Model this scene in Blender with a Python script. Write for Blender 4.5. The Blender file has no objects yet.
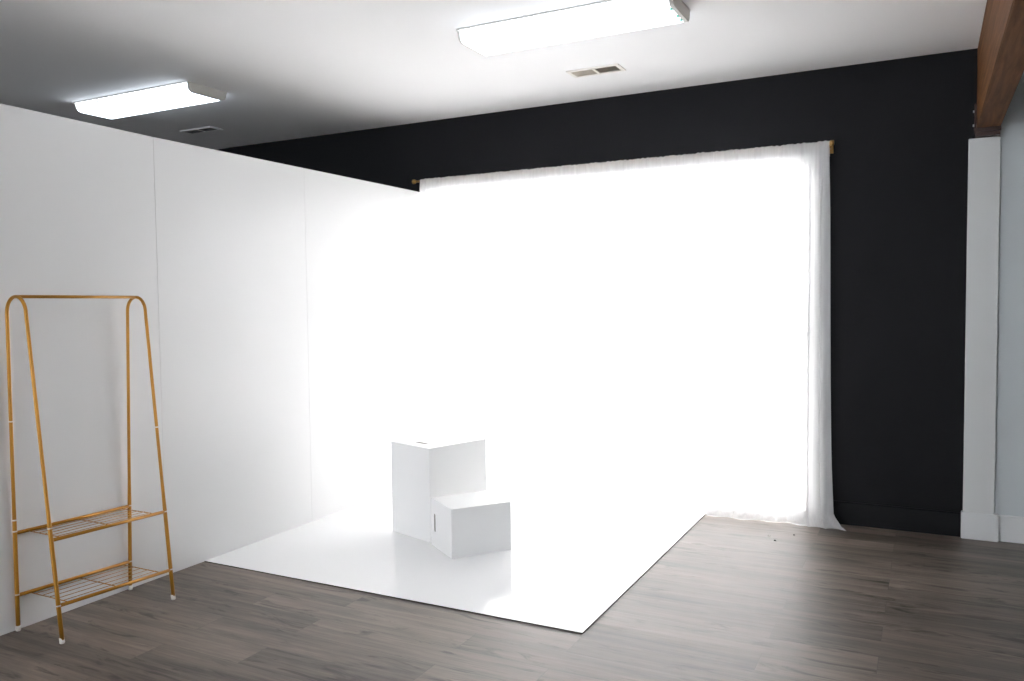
import bpy, bmesh, math, random
from mathutils import Vector, Matrix
from math import sin, cos, pi, radians
random.seed(7)
S = bpy.context.scene
COL = S.collection

# ------------------------------------------------------------------ materials
def new_mat(name):
    m = bpy.data.materials.new(name); m.use_nodes = True
    nt = m.node_tree; nt.nodes.clear()
    out = nt.nodes.new('ShaderNodeOutputMaterial')
    return m, nt, out

def nd(nt, kind, **kw):
    n = nt.nodes.new(kind)
    for k, v in kw.items():
        if k in n.inputs: n.inputs[k].default_value = v
        else: setattr(n, k, v)
    return n

def srgb(r, g, b):
    f = lambda c: (c/255/12.92) if c/255 <= .04045 else ((c/255+.055)/1.055)**2.4
    return (f(r), f(g), f(b), 1)

def pbr(name, col, rough=.5, metal=0., bump=0., bscale=60., var=0., coat=0., spec=.5, vscale=3., bdist=.002):
    m, nt, out = new_mat(name)
    p = nd(nt, 'ShaderNodeBsdfPrincipled')
    p.inputs['Base Color'].default_value = col
    p.inputs['Roughness'].default_value = rough
    p.inputs['Metallic'].default_value = metal
    p.inputs['Coat Weight'].default_value = coat
    p.inputs['Specular IOR Level'].default_value = spec
    tc = nd(nt, 'ShaderNodeTexCoord')
    if var:
        n = nd(nt, 'ShaderNodeTexNoise', Scale=vscale, Detail=4.)
        nt.links.new(tc.outputs['Object'], n.inputs['Vector'])
        mx = nd(nt, 'ShaderNodeMix', data_type='RGBA')
        mx.inputs[6].default_value = tuple(c*(1-var) for c in col[:3])+(1,)
        mx.inputs[7].default_value = tuple(min(1, c*(1+var)) for c in col[:3])+(1,)
        nt.links.new(n.outputs['Fac'], mx.inputs[0])
        nt.links.new(mx.outputs[2], p.inputs['Base Color'])
    if bump:
        n = nd(nt, 'ShaderNodeTexNoise', Scale=bscale, Detail=3.)
        nt.links.new(tc.outputs['Object'], n.inputs['Vector'])
        b = nd(nt, 'ShaderNodeBump', Strength=bump, Distance=bdist)
        nt.links.new(n.outputs['Fac'], b.inputs['Height'])
        nt.links.new(b.outputs[0], p.inputs['Normal'])
    nt.links.new(p.outputs[0], out.inputs[0])
    return m

M = {}
M['black_wall'] = pbr('black_wall_paint', (.0085, .0085, .0098, 1), .6, bump=.35, bscale=45, spec=.14)
M['black_trim'] = pbr('black_trim_paint', (.0055, .0056, .0066, 1), .5, spec=.15)
M['ceiling'] = pbr('ceiling_paint', (.87, .865, .86, 1), .9, bump=.25, bscale=70)
M['grey_wall'] = pbr('pale_grey_paint', (.60, .64, .65, 1), .7, bump=.4, bscale=50)
M['pilaster'] = pbr('pilaster_paint', (.68, .69, .68, 1), .6, bump=.3, bscale=50)
M['white_trim'] = pbr('white_trim_paint', (.72, .73, .73, 1), .4)
M['panel'] = pbr('glossy_white_panel', (.75, .75, .745, 1), .24, var=.01, bump=.12, bscale=1.6, spec=.28, bdist=.01)
M['seam'] = pbr('seam_filler', (.55, .54, .52, 1), .6)
M['stud'] = pbr('stud_wood', (.30, .22, .14, 1), .7, var=.2)
M['mat_white'] = pbr('gloss_white_board', (.85, .85, .85, 1), .11, spec=.5)
M['hardboard'] = pbr('brown_board_edge', (.05, .038, .03, 1), .8)
M['box'] = pbr('white_painted_board', (.88, .88, .87, 1), .45, var=.015, bump=.1, bscale=40)
M['box_in'] = pbr('slot_edge_and_shade', (.40, .38, .35, 1), .8)  # cut edge of the slots, also the painted shade inside them
M['gold'] = pbr('gold_lacquered_metal', (.42, .195, .020, 1), .36, metal=.5, var=.06, vscale=20)
M['cap'] = pbr('clear_white_plastic', (.70, .66, .60, 1), .4)
M['brass'] = pbr('brushed_brass', (.55, .34, .12, 1), .3, metal=.9)
M['housing'] = pbr('white_enamel', (.78, .77, .74, 1), .45)
M['endcap'] = pbr('off_white_plastic_cap', (.62, .60, .56, 1), .5)
M['teal'] = pbr('teal_mark', (.10, .62, .45, 1), .4)
M['vent_frame'] = pbr('vent_enamel', (.80, .77, .72, 1), .5)
M['vent_slat'] = pbr('vent_louver_enamel', (.55, .50, .42, 1), .5)
M['vent_dark'] = pbr('duct_shade', (.16, .14, .11, 1), .8)  # dark tone paints the shade in the vent openings
M['vent_dark_frame'] = pbr('dark_vent_metal', (.16, .155, .15, 1), .6)  # louvers of the second vent, darker than those of the first
M['frame'] = pbr('window_aluminium', (.75, .76, .77, 1), .4)
M['debris'] = pbr('dark_crumb', (.03, .025, .02, 1), .7)
M['plate'] = pbr('rusty_brown_steel', (.045, .018, .013, 1), .55)

# floor: grey-brown laminate planks running along x
def floor_mat():
    m, nt, out = new_mat('grey_oak_laminate')
    L = nt.links.new
    tc = nd(nt, 'ShaderNodeTexCoord')
    br = nd(nt, 'ShaderNodeTexBrick', offset=.37, offset_frequency=2, squash=1.0, squash_frequency=1)
    br.inputs['Scale'].default_value = 1.0
    br.inputs['Brick Width'].default_value = 1.22
    br.inputs['Row Height'].default_value = .178
    br.inputs['Mortar Size'].default_value = .0012
    br.inputs['Mortar Smooth'].default_value = .3
    br.inputs['Color1'].default_value = (0, 0, 0, 1); br.inputs['Color2'].default_value = (1, 1, 1, 1)
    br.inputs['Mortar'].default_value = (.5, .5, .5, 1)
    L(tc.outputs['Object'], br.inputs['Vector'])
    sep = nd(nt, 'ShaderNodeSeparateColor'); L(br.outputs['Color'], sep.inputs[0])
    # offset grain per plank
    comb = nd(nt, 'ShaderNodeCombineXYZ')
    mul = nd(nt, 'ShaderNodeMath', operation='MULTIPLY'); mul.inputs[1].default_value = 37.
    L(sep.outputs[0], mul.inputs[0]); L(mul.outputs[0], comb.inputs[2]); L(mul.outputs[0], comb.inputs[0])
    add = nd(nt, 'ShaderNodeVectorMath', operation='ADD')
    L(tc.outputs['Object'], add.inputs[0]); L(comb.outputs[0], add.inputs[1])
    def noise(sc, det, rough=.55, dist=0., scale=1.):
        mp = nd(nt, 'ShaderNodeMapping'); mp.inputs['Scale'].default_value = sc
        L(add.outputs[0], mp.inputs['Vector'])
        n = nd(nt, 'ShaderNodeTexNoise', Scale=scale, Detail=det, Roughness=rough, Distortion=dist)
        L(mp.outputs[0], n.inputs['Vector']); return n
    grain = noise((2.2, 60, 8), 6., .65, .4)
    streak = noise((.9, 12, 3), 4., .55, .8)
    blotch = noise((2.6, 13.0, 3), 4., .65, 1.0)
    patch = noise((2.0, 5.0, 2), 5., .7, .6)
    fine = noise((8, 240, 8), 2., .5)
    r1 = nd(nt, 'ShaderNodeValToRGB')
    r1.color_ramp.elements[0].position = .40; r1.color_ramp.elements[0].color = (.036, .0275, .021, 1)
    r1.color_ramp.elements[1].position = .70; r1.color_ramp.elements[1].color = (.225, .180, .147, 1)
    # weighted height of tones
    def madd(a, b, w):
        x = nd(nt, 'ShaderNodeMath', operation='MULTIPLY'); x.inputs[1].default_value = w; L(b, x.inputs[0])
        if a is None: return x.outputs[0]
        y = nd(nt, 'ShaderNodeMath', operation='ADD'); L(a, y.inputs[0]); L(x.outputs[0], y.inputs[1]); return y.outputs[0]
    t = madd(None, grain.outputs['Fac'], .30)
    t = madd(t, streak.outputs['Fac'], .42)
    t = madd(t, fine.outputs['Fac'], .12)
    t = madd(t, sep.outputs[0], .12)
    t = madd(t, patch.outputs['Fac'], .16)
    L(t, r1.inputs[0])
    kn = nd(nt, 'ShaderNodeValToRGB')
    kn.color_ramp.elements[0].position = .34; kn.color_ramp.elements[0].color = (.36, .33, .31, 1)
    kn.color_ramp.elements[1].position = .44; kn.color_ramp.elements[1].color = (1, 1, 1, 1)
    L(blotch.outputs['Fac'], kn.inputs[0])
    mm = nd(nt, 'ShaderNodeMix', data_type='RGBA', blend_type='MULTIPLY'); mm.inputs[0].default_value = 1
    L(r1.outputs[0], mm.inputs[6]); L(kn.outputs[0], mm.inputs[7])
    m2 = nd(nt, 'ShaderNodeMix', data_type='RGBA'); m2.inputs[7].default_value = (.07, .058, .05, 1)
    L(br.outputs['Fac'], m2.inputs[0]); L(mm.outputs[2], m2.inputs[6])
    p = nd(nt, 'ShaderNodeBsdfPrincipled')
    L(m2.outputs[2], p.inputs['Base Color'])
    rr = nd(nt, 'ShaderNodeMapRange'); rr.inputs['To Min'].default_value = .36; rr.inputs['To Max'].default_value = .50
    L(streak.outputs['Fac'], rr.inputs['Value']); L(rr.outputs[0], p.inputs['Roughness'])
    p.inputs['Specular IOR Level'].default_value = .5
    bp = nd(nt, 'ShaderNodeBump', Strength=.30, Distance=.001)
    L(t, bp.inputs['Height'])
    bp2 = nd(nt, 'ShaderNodeBump', Strength=.5, Distance=.0008, invert=True)
    L(br.outputs['Fac'], bp2.inputs['Height']); L(bp.outputs[0], bp2.inputs['Normal'])
    L(bp2.outputs[0], p.inputs['Normal'])
    L(p.outputs[0], out.inputs[0])
    return m
M['floor'] = floor_mat()

def wood_mat():
    m, nt, out = new_mat('brown_stained_timber')
    L = nt.links.new
    tc = nd(nt, 'ShaderNodeTexCoord')
    mp = nd(nt, 'ShaderNodeMapping'); mp.inputs['Scale'].default_value = (22, 1.3, 22)
    L(tc.outputs['Object'], mp.inputs['Vector'])
    n = nd(nt, 'ShaderNodeTexNoise', Scale=1.4, Detail=7., Roughness=.62, Distortion=.7)
    L(mp.outputs[0], n.inputs['Vector'])
    r = nd(nt, 'ShaderNodeValToRGB')
    r.color_ramp.elements[0].position = .28; r.color_ramp.elements[0].color = (.060, .024, .007, 1)
    r.color_ramp.elements[1].position = .75; r.color_ramp.elements[1].color = (.23, .10, .038, 1)
    L(n.outputs['Fac'], r.inputs[0])
    p = nd(nt, 'ShaderNodeBsdfPrincipled', Roughness=.6)
    p.inputs['Specular IOR Level'].default_value = .2
    L(r.outputs[0], p.inputs['Base Color'])
    b = nd(nt, 'ShaderNodeBump', Strength=.2, Distance=.002); L(n.outputs['Fac'], b.inputs['Height']); L(b.outputs[0], p.inputs['Normal'])
    L(p.outputs[0], out.inputs[0])
    return m
M['wood'] = wood_mat()

def sheer_mat():
    m, nt, out = new_mat('white_sheer_voile')
    L = nt.links.new
    d = nd(nt, 'ShaderNodeBsdfDiffuse'); d.inputs[0].default_value = (.88, .88, .88, 1)
    t = nd(nt, 'ShaderNodeBsdfTranslucent'); t.inputs[0].default_value = (.88, .88, .88, 1)
    tr = nd(nt, 'ShaderNodeBsdfTransparent'); tr.inputs[0].default_value = (1, 1, 1, 1)
    a = nd(nt, 'ShaderNodeMixShader'); a.inputs[0].default_value = .5
    L(d.outputs[0], a.inputs[1]); L(t.outputs[0], a.inputs[2])
    # weave density varies a little from thread to thread
    tc = nd(nt, 'ShaderNodeTexCoord')
    mp = nd(nt, 'ShaderNodeMapping'); mp.inputs['Scale'].default_value = (90, 90, .6)
    L(tc.outputs['Object'], mp.inputs['Vector'])
    n = nd(nt, 'ShaderNodeTexNoise', Scale=1., Detail=3.); L(mp.outputs[0], n.inputs['Vector'])
    mr = nd(nt, 'ShaderNodeMapRange'); mr.inputs['To Min'].default_value = .74; mr.inputs['To Max'].default_value = .96
    L(n.outputs['Fac'], mr.inputs['Value'])
    b = nd(nt, 'ShaderNodeMixShader'); L(mr.outputs[0], b.inputs[0])
    L(tr.outputs[0], b.inputs[1]); L(a.outputs[0], b.inputs[2])
    L(b.outputs[0], out.inputs[0])
    return m
M['sheer'] = sheer_mat()

def glass_mat(name, tint):
    m, nt, out = new_mat(name)
    L = nt.links.new
    g = nd(nt, 'ShaderNodeBsdfGlossy'); g.inputs['Roughness'].default_value = .02
    t = nd(nt, 'ShaderNodeBsdfTransparent'); t.inputs[0].default_value = tint
    fr = nd(nt, 'ShaderNodeFresnel', IOR=1.35)
    x = nd(nt, 'ShaderNodeMixShader'); L(fr.outputs[0], x.inputs[0]); L(t.outputs[0], x.inputs[1]); L(g.outputs[0], x.inputs[2])
    L(x.outputs[0], out.inputs[0]); return m
M['glass'] = glass_mat('window_glass', (.97, .97, .97, 1))
M['fill_glass'] = glass_mat('blue_fill_glass', (.94, .965, 1, 1))  # bluish panes of the added window, to cool its fill light

LAMP = 9.0
def lens_mat(name='lamp_diffuser', k=1.):
    m, nt, out = new_mat(name)
    e = nd(nt, 'ShaderNodeEmission', Strength=LAMP*k); e.inputs[0].default_value = (.82, .90, 1, 1)
    nt.links.new(e.outputs[0], out.inputs[0]); return m
M['lens'] = lens_mat()

# ------------------------------------------------------------------ geometry helpers
def link(name, me, mats, parent=None, loc=None, smooth=False):
    o = bpy.data.objects.new(name, me); COL.objects.link(o)
    for m in (mats if isinstance(mats, (list, tuple)) else [mats]): me.materials.append(m)
    if smooth:
        for p in me.polygons: p.use_smooth = True
    if parent: o.parent = parent
    if loc: o.location = loc
    return o

def bm_obj(name, bm, mats, parent=None, loc=None, smooth=False):
    me = bpy.data.meshes.new(name); bmesh.ops.recalc_face_normals(bm, faces=bm.faces[:]); bm.to_mesh(me); bm.free()
    return link(name, me, mats, parent, loc, smooth)

def add_box(bm, x0, x1, y0, y1, z0, z1, mi=0, mat=None):
    vs = [bm.verts.new((x, y, z)) for x in (x0, x1) for y in (y0, y1) for z in (z0, z1)]
    fs = [(0,1,3,2), (4,6,7,5), (0,4,5,1), (2,3,7,6), (0,2,6,4), (1,5,7,3)]
    out = []
    for f in fs:
        fc = bm.faces.new([vs[i] for i in f]); fc.material_index = mi; out.append(fc)
    if mat is not None: bmesh.ops.transform(bm, matrix=mat, verts=vs)
    return out

def box_obj(name, b, mats, parent=None, bevel=0., loc=None):
    bm = bmesh.new(); add_box(bm, *b)
    if bevel:
        bmesh.ops.bevel(bm, geom=bm.edges[:], offset=bevel, segments=2, affect='EDGES', profile=.5)
    return bm_obj(name, bm, mats, parent, loc)

def tube(bm, pts, r, n=14, closed_ends=True, mi=0):
    pts = [Vector(p) for p in pts]
    rs = r if isinstance(r, (list, tuple)) else [r]*len(pts)
    rings = []; prev = None
    for i, p in enumerate(pts):
        if i == 0: d = pts[1]-pts[0]
        elif i == len(pts)-1: d = pts[-1]-pts[-2]
        else: d = (pts[i+1]-p).normalized()+(p-pts[i-1]).normalized()
        d.normalize()
        if prev is None:
            a = Vector((0, 0, 1)) if abs(d.z) < .9 else Vector((1, 0, 0))
            u = d.cross(a).normalized()
        else:
            u = (prev-d*prev.dot(d)).normalized()
        prev = u; v = d.cross(u)
        rings.append([bm.verts.new(p+(u*cos(2*pi*k/n)+v*sin(2*pi*k/n))*rs[i]) for k in range(n)])
    for a, b in zip(rings, rings[1:]):
        for k in range(n):
            f = bm.faces.new((a[k], a[(k+1) % n], b[(k+1) % n], b[k])); f.smooth = True; f.material_index = mi
    if closed_ends:
        for rg in (rings[0][::-1], rings[-1]):
            f = bm.faces.new(rg); f.material_index = mi

def tube_obj(name, pts, r, mat, parent=None, n=14):
    bm = bmesh.new(); tube(bm, pts, r, n)
    return bm_obj(name, bm, mat, parent)

def struct(o): o['kind'] = 'structure'; return o
def tag(o, label, cat, group=None):
    o['label'] = label; o['category'] = cat
    if group: o['group'] = group
    return o
def empty(name, loc, rz=0.):
    o = bpy.data.objects.new(name, None); COL.objects.link(o); o.location = loc; o.rotation_euler = (0, 0, rz)
    o.empty_display_size = .1
    return o
def copy_tree(o, parent=None):
    c = o.copy(); COL.objects.link(c); c.parent = parent
    for ch in list(o.children): copy_tree(ch, c)
    return c

# ------------------------------------------------------------------ room
H = 3.068
X0, X1, Y0 = -5.6, 8.2, -10.2
WX0, WX1, WZ0, WZ1 = -.03, 3.12, .02, 2.47    # window opening in the black wall
T = .14

def wall_with_hole(name, x0, x1, y0, y1, z0, z1, hx0, hx1, hz0, hz1, mat):
    bm = bmesh.new()
    xs = [x0, hx0, hx1, x1]; zs = [z0, hz0, hz1, z1]
    for j, y in enumerate((y0, y1)):
        g = [[bm.verts.new((x, y, z)) for z in zs] for x in xs]
        for a in range(3):
            for b in range(3):
                if (a, b) == (1, 1): continue
                bm.faces.new((g[a][b], g[a+1][b], g[a+1][b+1], g[a][b+1]))
        if j == 0: g0 = g
    g1 = g
    loop = [(1,1), (2,1), (2,2), (1,2)]
    for k in range(4):
        a, b = loop[k], loop[(k+1) % 4]
        bm.faces.new((g0[a[0]][a[1]], g0[b[0]][b[1]], g1[b[0]][b[1]], g1[a[0]][a[1]]))
    per = [(0,0),(1,0),(2,0),(3,0),(3,1),(3,2),(3,3),(2,3),(1,3),(0,3),(0,2),(0,1)]
    for k in range(12):
        a, b = per[k], per[(k+1) % 12]
        bm.faces.new((g0[a[0]][a[1]], g0[b[0]][b[1]], g1[b[0]][b[1]], g1[a[0]][a[1]]))
    return bm_obj(name, bm, mat)

struct(wall_with_hole('wall_back', X0, 4.21, 0, T, 0, H, WX0, WX1, WZ0, WZ1, M['black_wall']))
struct(box_obj('wall_back_right', (4.21, X1, .0, T, 0, H), M['grey_wall']))
struct(box_obj('wall_left', (X0-.1, X0, Y0, T, 0, H), M['grey_wall']))
struct(box_obj('wall_right', (X1, X1+.1, Y0, T, 0, H), M['grey_wall']))
struct(wall_with_hole('wall_front', X0-.1, X1+.1, Y0-.1, Y0, 0, H, -.8, 2.8, .4, 2.7, M['grey_wall']))  # opening for the added fill window
struct(box_obj('floor', (X0-.1, X1+.1, Y0-.1, T, -.1, 0), M['floor']))
struct(box_obj('ceiling', (X0-.1, X1+.1, Y0-.1, T, H, H+.1), M['ceiling']))

def baseboard(name, x0, x1, y, h, th, mat):
    bm = bmesh.new()
    prof = [(y, 0), (y-th, 0), (y-th, h-.006), (y-th+.004, h), (y, h)]
    a = [bm.verts.new((x0, p, z)) for p, z in prof]; b = [bm.verts.new((x1, p, z)) for p, z in prof]
    for k in range(5): bm.faces.new((a[k], a[(k+1) % 5], b[(k+1) % 5], b[k]))
    bm.faces.new(a); bm.faces.new(b[::-1])
    return struct(bm_obj(name, bm, mat))
baseboard('baseboard_back', WX1+.02, 4.029, 0, .155, .014, M['black_trim'])
baseboard('baseboard_back_left', X0, -.02, 0, .155, .014, M['black_trim'])
baseboard('baseboard_right', 4.236, X1, 0, .165, .014, M['white_trim'])

# window behind the curtains: frame, mullions, panes
wf = bmesh.new()
fw = .035
add_box(wf, WX0, WX1, .04, .10, WZ0, WZ0+fw); add_box(wf, WX0, WX1, .04, .10, WZ1-fw, WZ1)
add_box(wf, WX0, WX0+fw, .04, .10, WZ0+fw, WZ1-fw); add_box(wf, WX1-fw, WX1, .04, .10, WZ0+fw, WZ1-fw)
add_box(wf, WX0+fw, WX1-fw, .045, .095, 1.275, 1.305)
win = struct(bm_obj('window_1', wf, M['frame']))
box_obj('pane', (WX0+fw, WX1-fw, .067, .073, WZ0+fw, 1.275), M['glass'], win)
box_obj('pane', (WX0+fw, WX1-fw, .067, .073, 1.305, WZ1-fw), M['glass'], win)

# big unseen window, added behind the camera to supply fill light
FX0, FX1, FZ0, FZ1 = -.8, 2.8, .4, 2.7
wf = bmesh.new()
for xa, xb, za, zb in ((FX0, FX1, FZ0, FZ0+fw), (FX0, FX1, FZ1-fw, FZ1), (FX0, FX0+fw, FZ0+fw, FZ1-fw), (FX1-fw, FX1, FZ0+fw, FZ1-fw), (0.78, 0.82, FZ0+fw, FZ1-fw)):
    add_box(wf, xa, xb, Y0-.09, Y0-.03, za, zb)
fill_win = struct(bm_obj('added_fill_window', wf, M['frame']))
box_obj('pane', (FX0+fw, 0.78, Y0-.063, Y0-.057, FZ0+fw, FZ1-fw), M['fill_glass'], fill_win)
box_obj('pane', (0.82, FX1-fw, Y0-.063, Y0-.057, FZ0+fw, FZ1-fw), M['fill_glass'], fill_win)

# white pilaster and its base
pil = struct(box_obj('trim_1', (4.040, 4.212, -.030, -.0, 0, 2.512), M['pilaster'], bevel=.003))
bb = bmesh.new(); add_box(bb, 4.030, 4.236, -.046, 0.0, 0, .17)
bmesh.ops.bevel(bb, geom=bb.edges[:], offset=.003, segments=2, affect='EDGES')
bm_obj('pilaster_base', bb, M['white_trim'], pil)

# timber beam
beam = empty('ceiling_beam', (4.145, -.004, 2.56))
tag(beam, 'brown stained timber beam running along the ceiling above the white pilaster', 'beam')
bm = bmesh.new(); add_box(bm, -.064, .062, -7.5, 0, 0, H-2.56)
bmesh.ops.bevel(bm, geom=[e for e in bm.edges if abs(e.verts[0].co.y-e.verts[1].co.y) > 1], offset=.004, segments=2, affect='EDGES')
bm_obj('timber', bm, M['wood'], beam)
bm = bmesh.new(); add_box(bm, -.076, .062, -.11, 0.0, -.022, -.0005)
add_box(bm, -.076, -.0645, -.05, 0.0, -.022, .16)
b = bm_obj('mounting_bracket', bm, M['plate'], beam); b['label'] = 'dark reddish brown steel bracket'
bm = bmesh.new()
add_box(bm, -.070, .060, -.09, 0.0, -.047, -.022)
b = bm_obj('bearing_block', bm, M['plate'], beam); b['label'] = 'dark brown block under the beam end'
for z in (.03, .115):
    bm = bmesh.new(); tube(bm, [(-.0765, -.028, z), (-.084, -.028, z)], .008, 8)
    bm_obj('bolt', bm, M['frame'], beam)

# ------------------------------------------------------------------ partition of glossy white panels
part = empty('partition', (0, -2.6, 0))
tag(part, 'long freestanding partition of tall glossy white panels left of the curtains', 'partition')
HP = 2.465
ys = [-.012, -.289, -1.509, -2.729, -3.949, -5.169]
for a, b in zip(ys, ys[1:]):
    bm = bmesh.new(); add_box(bm, -.006, 0, b+.0012+2.6, a-.0012+2.6, .002, HP)
    if abs(a+2.729) < .01:       # the panel behind the rack sits a little crooked
        for v_ in bm.verts:
            if v_.co.z > 1 and v_.co.y < b+2.7: v_.co.z += .014
    bm_obj('panel', bm, M['panel'], part)
for k, y in enumerate(ys[1:-1]):
    segs = [(.002, HP-.002)] if k else [(.002, 1.33), (1.52, HP-.002)]
    bm = bmesh.new()
    for z0, z1 in segs: add_box(bm, -.006, -.0012, y-.0011+2.6, y+.0011+2.6, z0, z1)
    bm_obj('seam_strip', bm, M['seam'], part)
for y in ys[:-1]+[ys[-1]+.052]:
    bm = bmesh.new(); add_box(bm, -.096, -.0065, y-.045+2.6, y-.007+2.6, .04, HP-.045)
    bm_obj('stud', bm, M['stud'], part)
for z in (.0, HP-.043):
    bm = bmesh.new(); add_box(bm, -.096, -.0065, ys[-1]+2.6, ys[0]+2.6, z, z+.04)
    bm_obj('rail', bm, M['stud'], part)

# ------------------------------------------------------------------ white floor board
bm = bmesh.new()
fs = add_box(bm, .001, 2.432, -2.462, -.022, .0, .006, mi=1)
top = max(bm.faces, key=lambda f: f.calc_center_median().z); top.material_index = 0
mat_o = bm_obj('floor_board', bm, [M['mat_white'], M['hardboard']])
tag(mat_o, 'large glossy white board lying flat on the wood floor under the boxes', 'floor panel')
MZ = .006

# ------------------------------------------------------------------ step boxes
def slot_pts(cx, cy, l, w, ang=0., n=8):
    r = w/2; out = []
    for s in (1, -1):
        for k in range(n+1):
            a = -pi/2+pi*k/n if s == 1 else pi/2+pi*k/n
            out.append((s*(l/2-r)+r*cos(a), r*sin(a)))
    return [(cx+x*cos(ang)-y*sin(ang), cy+x*sin(ang)+y*cos(ang)) for x, y in out]

def step_box(name, loc, rz, a, b, h, face, slot):
    """box with corner at its origin, sides a (local x) and b (local y); an oval hand slot on one face"""
    root = empty(name, loc, rz)
    t = .015
    def quad_face(bm, corners, mi=0):
        return bm.faces.new([bm.verts.new(c) for c in corners])
    # body: everything except the slotted board
    bm = bmesh.new()
    g = .0008
    if face == 'top':
        add_box(bm, 0, a, 0, b, 0, h-t-g)
    else:
        add_box(bm, t+g, a, 0, b, 0, h)
    bmesh.ops.bevel(bm, geom=bm.edges[:], offset=.0015, segments=2, affect='EDGES')
    if face == 'top':   # recess under the slot
        pass
    bm_obj('body', bm, M['box'], root)
    # slotted board: built flat in (u, v), thickness t
    U, V = (a, b) if face == 'top' else (b, h)
    bm = bmesh.new()
    sp = slot_pts(*slot)
    for lvl in (0, t):
        o = [bm.verts.new((x, y, lvl)) for x, y in ((0, 0), (U, 0), (U, V), (0, V))]
        s = [bm.verts.new((x, y, lvl)) for x, y in sp]
        es = [bm.edges.new((o[k], o[(k+1) % 4])) for k in range(4)]+[bm.edges.new((s[k], s[(k+1) % len(s)])) for k in range(len(s))]
        bmesh.ops.triangle_fill(bm, use_beauty=True, use_dissolve=False, edges=es)
        if lvl == 0: o0, s0 = o, s
    for L0, L1 in ((o0, o), (s0, s)):
        n = len(L0)
        for k in range(n):
            f = bm.faces.new((L0[k], L0[(k+1) % n], L1[(k+1) % n], L1[k]))
            if L0 is s0: f.material_index = 1
    # slot floor: shade of the hollow is coloured in below
    if face == 'top':
        mt = Matrix.Translation((0, 0, h-t))
    else:      # (u,v,w) -> (x=w from outside, y=u, z=v)
        mt = Matrix(((0, 0, -1, t), (1, 0, 0, 0), (0, 1, 0, 0), (0, 0, 0, 1)))
    bmesh.ops.transform(bm, matrix=mt, verts=bm.verts[:])
    bm_obj('top_board' if face == 'top' else 'side_board', bm, [M['box'], M['box_in']], root)
    # grey sheet that paints the shade inside the hand slot
    bm = bmesh.new(); cx, cy, l, w = slot[:4]; ang = slot[4]
    f = bm.faces.new([bm.verts.new((x, y, .0006)) for x, y in sp])
    bmesh.ops.transform(bm, matrix=mt, verts=bm.verts[:])
    x = bm_obj('hand_slot_shade', bm, M['box_in'], root)
    x['label'] = 'painted shade inside the oval hand slot'
    return root

tall = step_box('step_box', (1.0328, -1.5808, MZ), radians(72.4), .497, .398, .603, 'top', (.105, .205, .115, .028, pi/2))
tag(tall, 'tall white wooden box with a hand slot in its top', 'box')
short = step_box('step_box', (1.3277, -1.8035, MZ), radians(53.6), .394, .342, .299, 'side', (.277, .152, .115, .026, pi/2))
tag(short, 'low white wooden box in front of the tall one, hand slot in its left side', 'box')

# ------------------------------------------------------------------ gold clothes rack
rk = empty('clothes_rack', (.17, -3.28, 0))
tag(rk, 'gold metal clothes rack with two wire shelves standing against the white partition', 'clothes rack')
OX, OY = .17, -3.272
def RP(x, y, z): return (x-OX, y-OY, z)
def side_frame(y, xr0, xr1, xf0, xf1, z1, joints):
    """xr0/xf0 foot x of rear and front leg, xr1/xf1 their x at z1, where the half-round top begins"""
    cx = (xr1+xf1)/2; r = (xf1-xr1)/2
    pts = []
    nl = 10
    for k in range(nl): t = k/nl; pts.append((xr0+(xr1-xr0)*t, y, .016+(z1-.016)*t))
    for k in range(17):
        a = pi-pi*k/16; pts.append((cx+r*cos(a), y, z1+r*1.08*sin(a)))
    for k in range(1, nl+1): t = 1-k/nl; pts.append((xf0+(xf1-xf0)*t, y, .016+(z1-.016)*t))
    pts = [RP(*p) for p in pts]
    rad = [(.0098 if p[2] < .5 else .0080) for p in pts]
    bm = bmesh.new(); tube(bm, pts, rad, 16)
    f = bm_obj('side_frame', bm, M['gold'], rk)
    def at(rear, z):
        t = (z-.016)/(z1-.016)
        return ((xr0+(xr1-xr0)*t) if rear else (xf0+(xf1-xf0)*t))
    for rear, x0, x1 in ((1, xr0, xr1), (0, xf0, xf1)):
        bm = bmesh.new(); tube(bm, [RP(x0, y, 0), RP(x0, y, .004), RP(x0+(x1-x0)*.02, y, .026)], [.0095, .012, .0112], 14)
        c = bm_obj('foot_cap', bm, M['cap'], f); c['label'] = 'whitish plastic foot cap'
    for rear, z in joints:
        x = at(rear, z); x2 = at(rear, z+.006)
        bm = bmesh.new(); tube(bm, [RP(x, y, z), RP(x2, y, z+.006)], .0108 if z < .55 else .0094, 14)
        c = bm_obj('joint_ring', bm, M['cap'], f); c['label'] = 'pale joint ring'
    return at, (cx, y, z1+r*1.08)
atL, apL = side_frame(-3.575, .0125, .0240, .340, .168, 1.503, [(1, .528), (0, .520), (1, .995), (1, .172), (1, .475), (0, .168)])
atR, apR = side_frame(-2.968, .0125, .0640, .345, .202, 1.503, [(1, .46), (0, .457), (0, .897), (1, .155), (0, .155)])
tube_obj('hanging_rail', [RP(*apL), RP(*apR)], .0078, M['gold'], rk)
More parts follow.
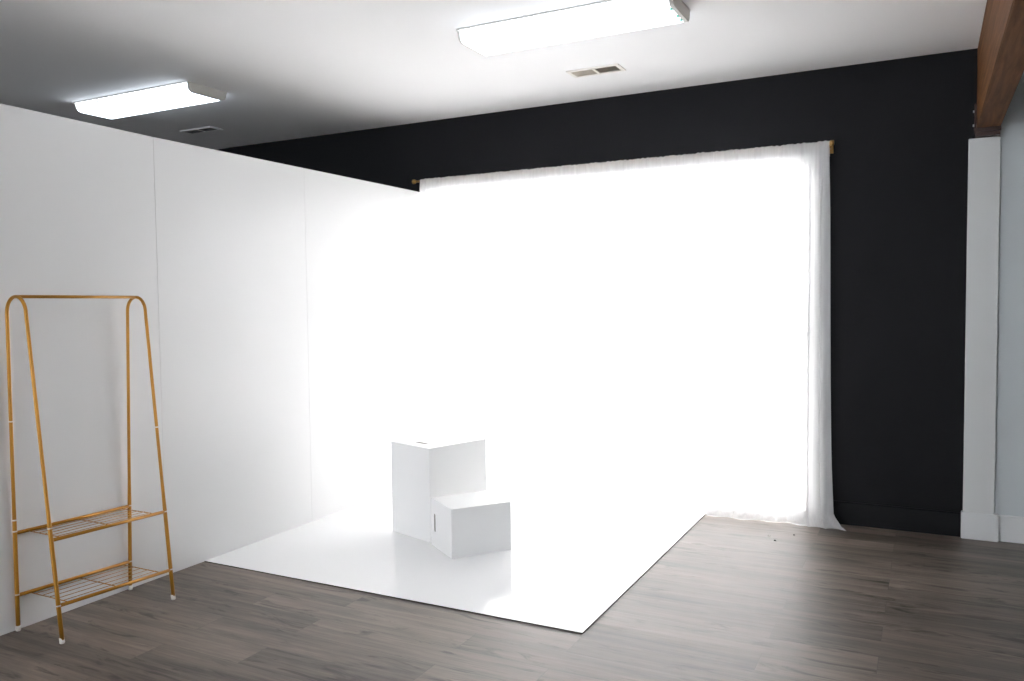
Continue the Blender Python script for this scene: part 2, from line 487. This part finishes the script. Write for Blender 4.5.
for zl, zr in ((.468, .459), (.170, .155)):
    sh = bpy.data.objects.new('shelf', None); COL.objects.link(sh); sh.parent = rk; sh.empty_display_size = .05
    ends = []
    for rear in (1, 0):
        a = (atL(rear, zl), -3.575+.008, zl); b = (atR(rear, zr), -2.968-.008, zr)
        ends.append((Vector(RP(*a)), Vector(RP(*b))))
        tube_obj('shelf_rail', [RP(*a), RP(*b)], .0085, M['gold'], sh)
    (r0, r1), (f0, f1) = ends
    for k in range(1, 6):      # wires along the shelf
        s = k/6
        A = r0.lerp(f0, s); B = r1.lerp(f1, s)
        A, B = A.lerp(B, .09), A.lerp(B, .93)
        tube_obj('wire', [A, B], .0016, M['gold'], sh, 6)
    for t in (.09, .51, .93):  # cross wires
        A = r0.lerp(r1, t); B = f0.lerp(f1, t); dz = Vector((0, 0, -.003))
        tube_obj('cross_wire', [A+dz, B+dz], .0022, M['gold'], sh, 6)

# ------------------------------------------------------------------ ceiling lights
def lamp(name, x0, y0, y1, L, drop):
    root = empty(name, (x0+L/2, (y0+y1)/2, H))
    w = (y1-y0)/2
    # housing flush with the ceiling
    bm = bmesh.new(); add_box(bm, -L/2+.004, L/2-.004, -w-.009, w+.003, -.0085, 0)
    bm_obj('housing', bm, M['housing'], root)
    def prof(s=1., top=-.009, d=drop):
        pts = [(-w*s, top)]
        r = .042
        for k in range(9):
            a = pi+pi/2*k/8; pts.append((-w*s+.008+r+r*cos(a), -d+r+r*sin(a)))
        for k in range(9):
            a = 1.5*pi+pi/2*k/8; pts.append((w*s-.008-r+r*cos(a), -d+r+r*sin(a)))
        pts.append((w*s, top)); return pts
    def extr(bm, pr, xa, xb):
        A = [bm.verts.new((xa, y, z)) for y, z in pr]; B = [bm.verts.new((xb, y, z)) for y, z in pr]
        n = len(pr)
        for k in range(n):
            f = bm.faces.new((A[k], A[(k+1) % n], B[(k+1) % n], B[k]))
        bm.faces.new(A[::-1]); bm.faces.new(B)
    bm = bmesh.new(); extr(bm, prof(), -L/2+.02, L/2-.02)
    o = bm_obj('diffuser', bm, M['lens'], root); o['label'] = 'glowing white ribbed diffuser'
    for s in (-1, 1):
        bm = bmesh.new(); extr(bm, prof(1.0 if s > 0 else .975, -.002, drop+(.0015 if s > 0 else -.004)), s*(L/2-.022), s*L/2)
        c = bm_obj('end_cap', bm, M['endcap'], root); c['label'] = 'beige end cap'
    return root
l1 = lamp('ceiling_light', -1.925, -1.858, -1.512, 1.225, .066)
tag(l1, 'lit rectangular ceiling light above the white partition', 'ceiling light')
bm = bmesh.new(); add_box(bm, -.345, -.335, -.1765, -.1655, -.036, -.010)
add_box(bm, -.345, -.318, -.1785, -.1655, -.034, -.026)
bm_obj('lens_clip', bm, M['endcap'], l1)
l2 = lamp('ceiling_light', 1.445, -1.862, -1.518, 1.24, .070)
tag(l2, 'lit rectangular ceiling light over the white floor board, nearer the curtain', 'ceiling light')
for yy in (-.10, .015, .08):  # teal marks at the right end of the diffuser
    bm = bmesh.new(); add_box(bm, .588, .602, yy-.011, yy+.011, -.0765, -.066)
    o = bm_obj('lens_mark', bm, M['teal'], l2); o['label'] = 'small teal mark'
# ------------------------------------------------------------------ ceiling vents
def vent(x0, x1, y0, y1, frame, slat, inside, mode):
    cx, cy = (x0+x1)/2, (y0+y1)/2; w, d = (x1-x0)/2, (y1-y0)/2
    root = empty('ceiling_vent', (cx, cy, H))
    bm = bmesh.new(); b = .024
    add_box(bm, -w, w, -d, -d+b, -.008, 0); add_box(bm, -w, w, d-b, d, -.008, 0)
    add_box(bm, -w, -w+b, -d+b, d-b, -.008, 0); add_box(bm, w-b, w, -d+b, d-b, -.008, 0)
    add_box(bm, -.008, .008, -d+b, d-b, -.008, 0)
    bm_obj('frame', bm, frame, root)
    bm = bmesh.new(); add_box(bm, -w+b, w-b, -d+b, d-b, -.0015, -.0002)  # dark sheet in place of the shaded duct opening
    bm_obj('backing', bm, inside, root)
    for s, tilt in ((-1, 55), (1, -55)):
        n = 13
        for k in range(n):
            xa = s*(.008+(w-b-.008)*(k+.5)/n)
            bm = bmesh.new()
            add_box(bm, -.0004, .0004, -d+b, d-b, -.005, .005)
            bmesh.ops.transform(bm, matrix=Matrix.Translation((xa, 0, -.0005)) @ Matrix.Translation((0, 0, -.004)) @ Matrix.Rotation(radians(45*(-s)), 4, 'Y') , verts=bm.verts[:])
            bm_obj('louver', bm, slat, root)
    return root
v = vent(1.655, 2.02, -.80, -.635, M['vent_frame'], M['vent_slat'], M['vent_dark'], 0)
tag(v, 'cream two-way air vent in the ceiling behind the larger light', 'vent')
v = vent(-2.05, -1.68, -.775, -.635, M['ceiling'], M['vent_dark_frame'], M['vent_dark'], 1)
tag(v, 'dark air vent in the shaded ceiling beyond the white partition', 'vent')

# ------------------------------------------------------------------ curtain rod
rod = empty('curtain_rod', (1.62, -.085, 2.555))
tag(rod, 'thin brass curtain rod on wall brackets above the sheer curtains', 'curtain rod')
tube_obj('rod', [(-1.655, 0, 0), (1.610, 0, 0)], .0095, M['brass'], rod)
for s in (-1, 1):
    bm = bmesh.new(); e = 1.610 if s > 0 else 1.655
    tube(bm, [(s*e, 0, 0), (s*(e+.008), 0, 0), (s*(e+.010), 0, 0), (s*(e+.030), 0, 0), (s*(e+.034), 0, 0)], [.0125, .0125, .019, .019, .013], 16)
    bm_obj('finial', bm, M['brass'], rod)
for x in (-1.60, .0, 1.618):
    bm = bmesh.new()
    tube(bm, [(x, 0, -.013), (x, 0, -.024), (x, .079, -.024)], .006, 8)
    add_box(bm, x-.014, x+.014, .079, .0845, -.055, .012)
    bm_obj('bracket', bm, M['brass'], rod)

# ------------------------------------------------------------------ sheer curtains
def curtain(x0, x1, seed, right_end=False):
    rnd = random.Random(seed)
    W = x1-x0; cols = int(W/.0035); root_x = (x0+x1)/2
    # random phase tables for folds
    f = [(rnd.uniform(24, 34), rnd.uniform(0, 6.28), rnd.uniform(.5, 1)), (rnd.uniform(38, 55), rnd.uniform(0, 6.28), rnd.uniform(.4, .8)),
         (rnd.uniform(62, 90), rnd.uniform(0, 6.28), rnd.uniform(.3, .6))]
    g = [(rnd.uniform(120, 150), rnd.uniform(0, 6.28)), (rnd.uniform(180, 230), rnd.uniform(0, 6.28))]
    zs = [None]*0
    prof = []      # (z, kind)
    rodz, rody, rr = 2.555, -.085, .0125
    rows = []
    nz = 46
    top = rodz
    bottoms = lambda x: (MZ+.002) if x < 2.45 else .003
    bm = bmesh.new(); grid = []
    for i in range(cols+1):
        s = i/cols; x = x0+W*s
        zb = bottoms(x)
        low = sum(a*sin(k*x+p) for k, p, a in f)/1.6
        hi = sum(sin(k*x+p) for k, p in g)/2
        pud = .5+.3*sin(7.3*x+seed)*cos(3.1*x+1.3*seed)+.2*sin(31*x)       # how far the hem spreads
        col = []
        # back of the rod pocket
        for z in (2.47, 2.51): col.append((x, rody+.015+.002*hi, z))
        for k in range(7):
            a = pi*k/6; col.append((x, rody+cos(a)*rr*1.05+(.002*hi if k > 3 else 0), rodz+sin(a)*(rr+.004+.0025*hi+.002*low)))
        for k in range(1, nz):
            t = k/nz          # 0 at top, 1 near the hem
            z = rodz*(1-t)+(.035+zb)*t
            amp_hi = .0045*(1-t)**1.5+.0008
            amp_lo = .003+.014*min(1, t*2.2)
            y = rody-.014-.012*t+amp_hi*hi+amp_lo*low*(1+.25*sin(2.2*t+x*3))
            dx = .006*sin(3*t+9*x)*t
            if right_end:
                e = max(0, (s-.55)/.45)
                dx += e*e*(.010*math.sin(pi*min(1, t*1.2))+.030*t**3)
                y -= e*.012*t
            if right_end:
                q = max(0, (s-.70)/.30)
                y += q*(.016+.010*t)*(sin(30*(x-x0)+.9*t)+.5*sin(71*(x-x0)-1.2*t))
                dx += q*.012*t*sin(19*(x-x0)+2*t)
                uu = x1-x; q = min(1, t*5)*max(0, 1-abs(uu-.065)/.10)      # a deep fold near the free edge
                y += q*.020*sin(100*uu-.6*t); dx += q*.017*cos(100*uu-.6*t)
            col.append((x+dx, y, z))
        lx, ly, lz = col[-1]
        # puddled hem: bends out and lies on the floor
        out = .022+.075*pud+.014*low
        ex = .0
        if right_end:
            e = max(0, (s-.75)/.25); ex = .085*e*e
        for k in range(1, 9):
            t = k/8
            z = zb+.0008+(lz-zb)*(1-t)**2.2+(.010*abs(sin(33*x+5*t))+.006*abs(sin(71*x-3*t)))*sin(pi*t)
            col.append((lx+ex*t, ly-out*t*(1+.0), z))
        grid.append([bm.verts.new((a-root_x, b+.085, c)) for a, b, c in col])
    for a, b in zip(grid, grid[1:]):
        for k in range(len(a)-1):
            fc = bm.faces.new((a[k], b[k], b[k+1], a[k+1])); fc.smooth = True
    me = bpy.data.meshes.new('sheer_curtain'); bm.to_mesh(me); bm.free()
    return link('sheer_curtain', me, M['sheer'], None, (root_x, -.085, 0))
cuts = [.012, .60, 1.22, 1.78, 2.62, 3.237]
labs = ['white sheer curtain panel beside the white partition, leftmost on the rod',
        'white sheer curtain panel directly behind the tall white box, second from left',
        'white sheer curtain panel at the middle of the rod, third from the left',
        'white sheer curtain panel fourth from the left, its hem over the board corner',
        'white sheer curtain panel at the right end, edge hanging over the black wall']
for k in range(5):
    c = curtain(cuts[k]+.0003, cuts[k+1]-.0003, 5, k == 4)
    tag(c, labs[k], 'curtain', 'sheer curtains along the window')

# ------------------------------------------------------------------ crumbs on the floor
for (x, y, r, lab) in ((2.93, -.504, .006, 'tiny pale fleck on the wood floor in front of the curtain'),
                       (3.074, -.424, .007, 'small dark crumb on the floor, closest to the curtain hem'),
                       (2.984, -.60, .008, 'small dark crumb on the floor beside a pale fleck')):
    bm = bmesh.new(); bmesh.ops.create_icosphere(bm, subdivisions=2, radius=r)
    for v_ in bm.verts: v_.co *= random.uniform(.7, 1.15); v_.co.z = v_.co.z*.6
    zmin = min(v_.co.z for v_ in bm.verts)
    for v_ in bm.verts: v_.co.z -= zmin
    pale = 'pale fleck on' in lab
    o = bm_obj('crumb', bm, M['cap'] if pale else M['debris'], None, (x, y, 0)); tag(o, lab, 'debris')

# ------------------------------------------------------------------ world
w = bpy.data.worlds.new('overcast_sky'); S.world = w; w.use_nodes = True
nt = w.node_tree; bg = nt.nodes['Background']
bg.inputs[0].default_value = (1, .985, .985, 1); bg.inputs[1].default_value = 12.8

# ------------------------------------------------------------------ camera
CP = (3.8323, -5.8589, 1.5315); YAW, PIT, ROL, F = .4753, -.0477, -.0110, 810.17
fwd = Vector((-sin(YAW)*cos(PIT), cos(YAW)*cos(PIT), sin(PIT)))
rt = Vector((cos(YAW), sin(YAW), 0)); up = rt.cross(fwd)
r2 = rt*cos(ROL)+up*sin(ROL); u2 = -rt*sin(ROL)+up*cos(ROL)
cam = bpy.data.cameras.new('camera'); co = bpy.data.objects.new('camera', cam); COL.objects.link(co)
co.matrix_world = Matrix(((r2.x, u2.x, -fwd.x, CP[0]), (r2.y, u2.y, -fwd.y, CP[1]), (r2.z, u2.z, -fwd.z, CP[2]), (0, 0, 0, 1)))
cam.sensor_fit = 'HORIZONTAL'; cam.sensor_width = 36; cam.lens = F/1024*36
cam.clip_start = .05
S.camera = co

S.view_settings.view_transform = 'Standard'; S.view_settings.look = 'None'
S.view_settings.gamma = 1; S.view_settings.use_curve_mapping = False
S.view_settings.exposure = 0.
c = S.cycles
c.max_bounces = 14; c.diffuse_bounces = 9; c.glossy_bounces = 5; c.transmission_bounces = 8; c.transparent_max_bounces = 16
c.use_denoising = True; c.caustics_reflective = True; c.caustics_refractive = False
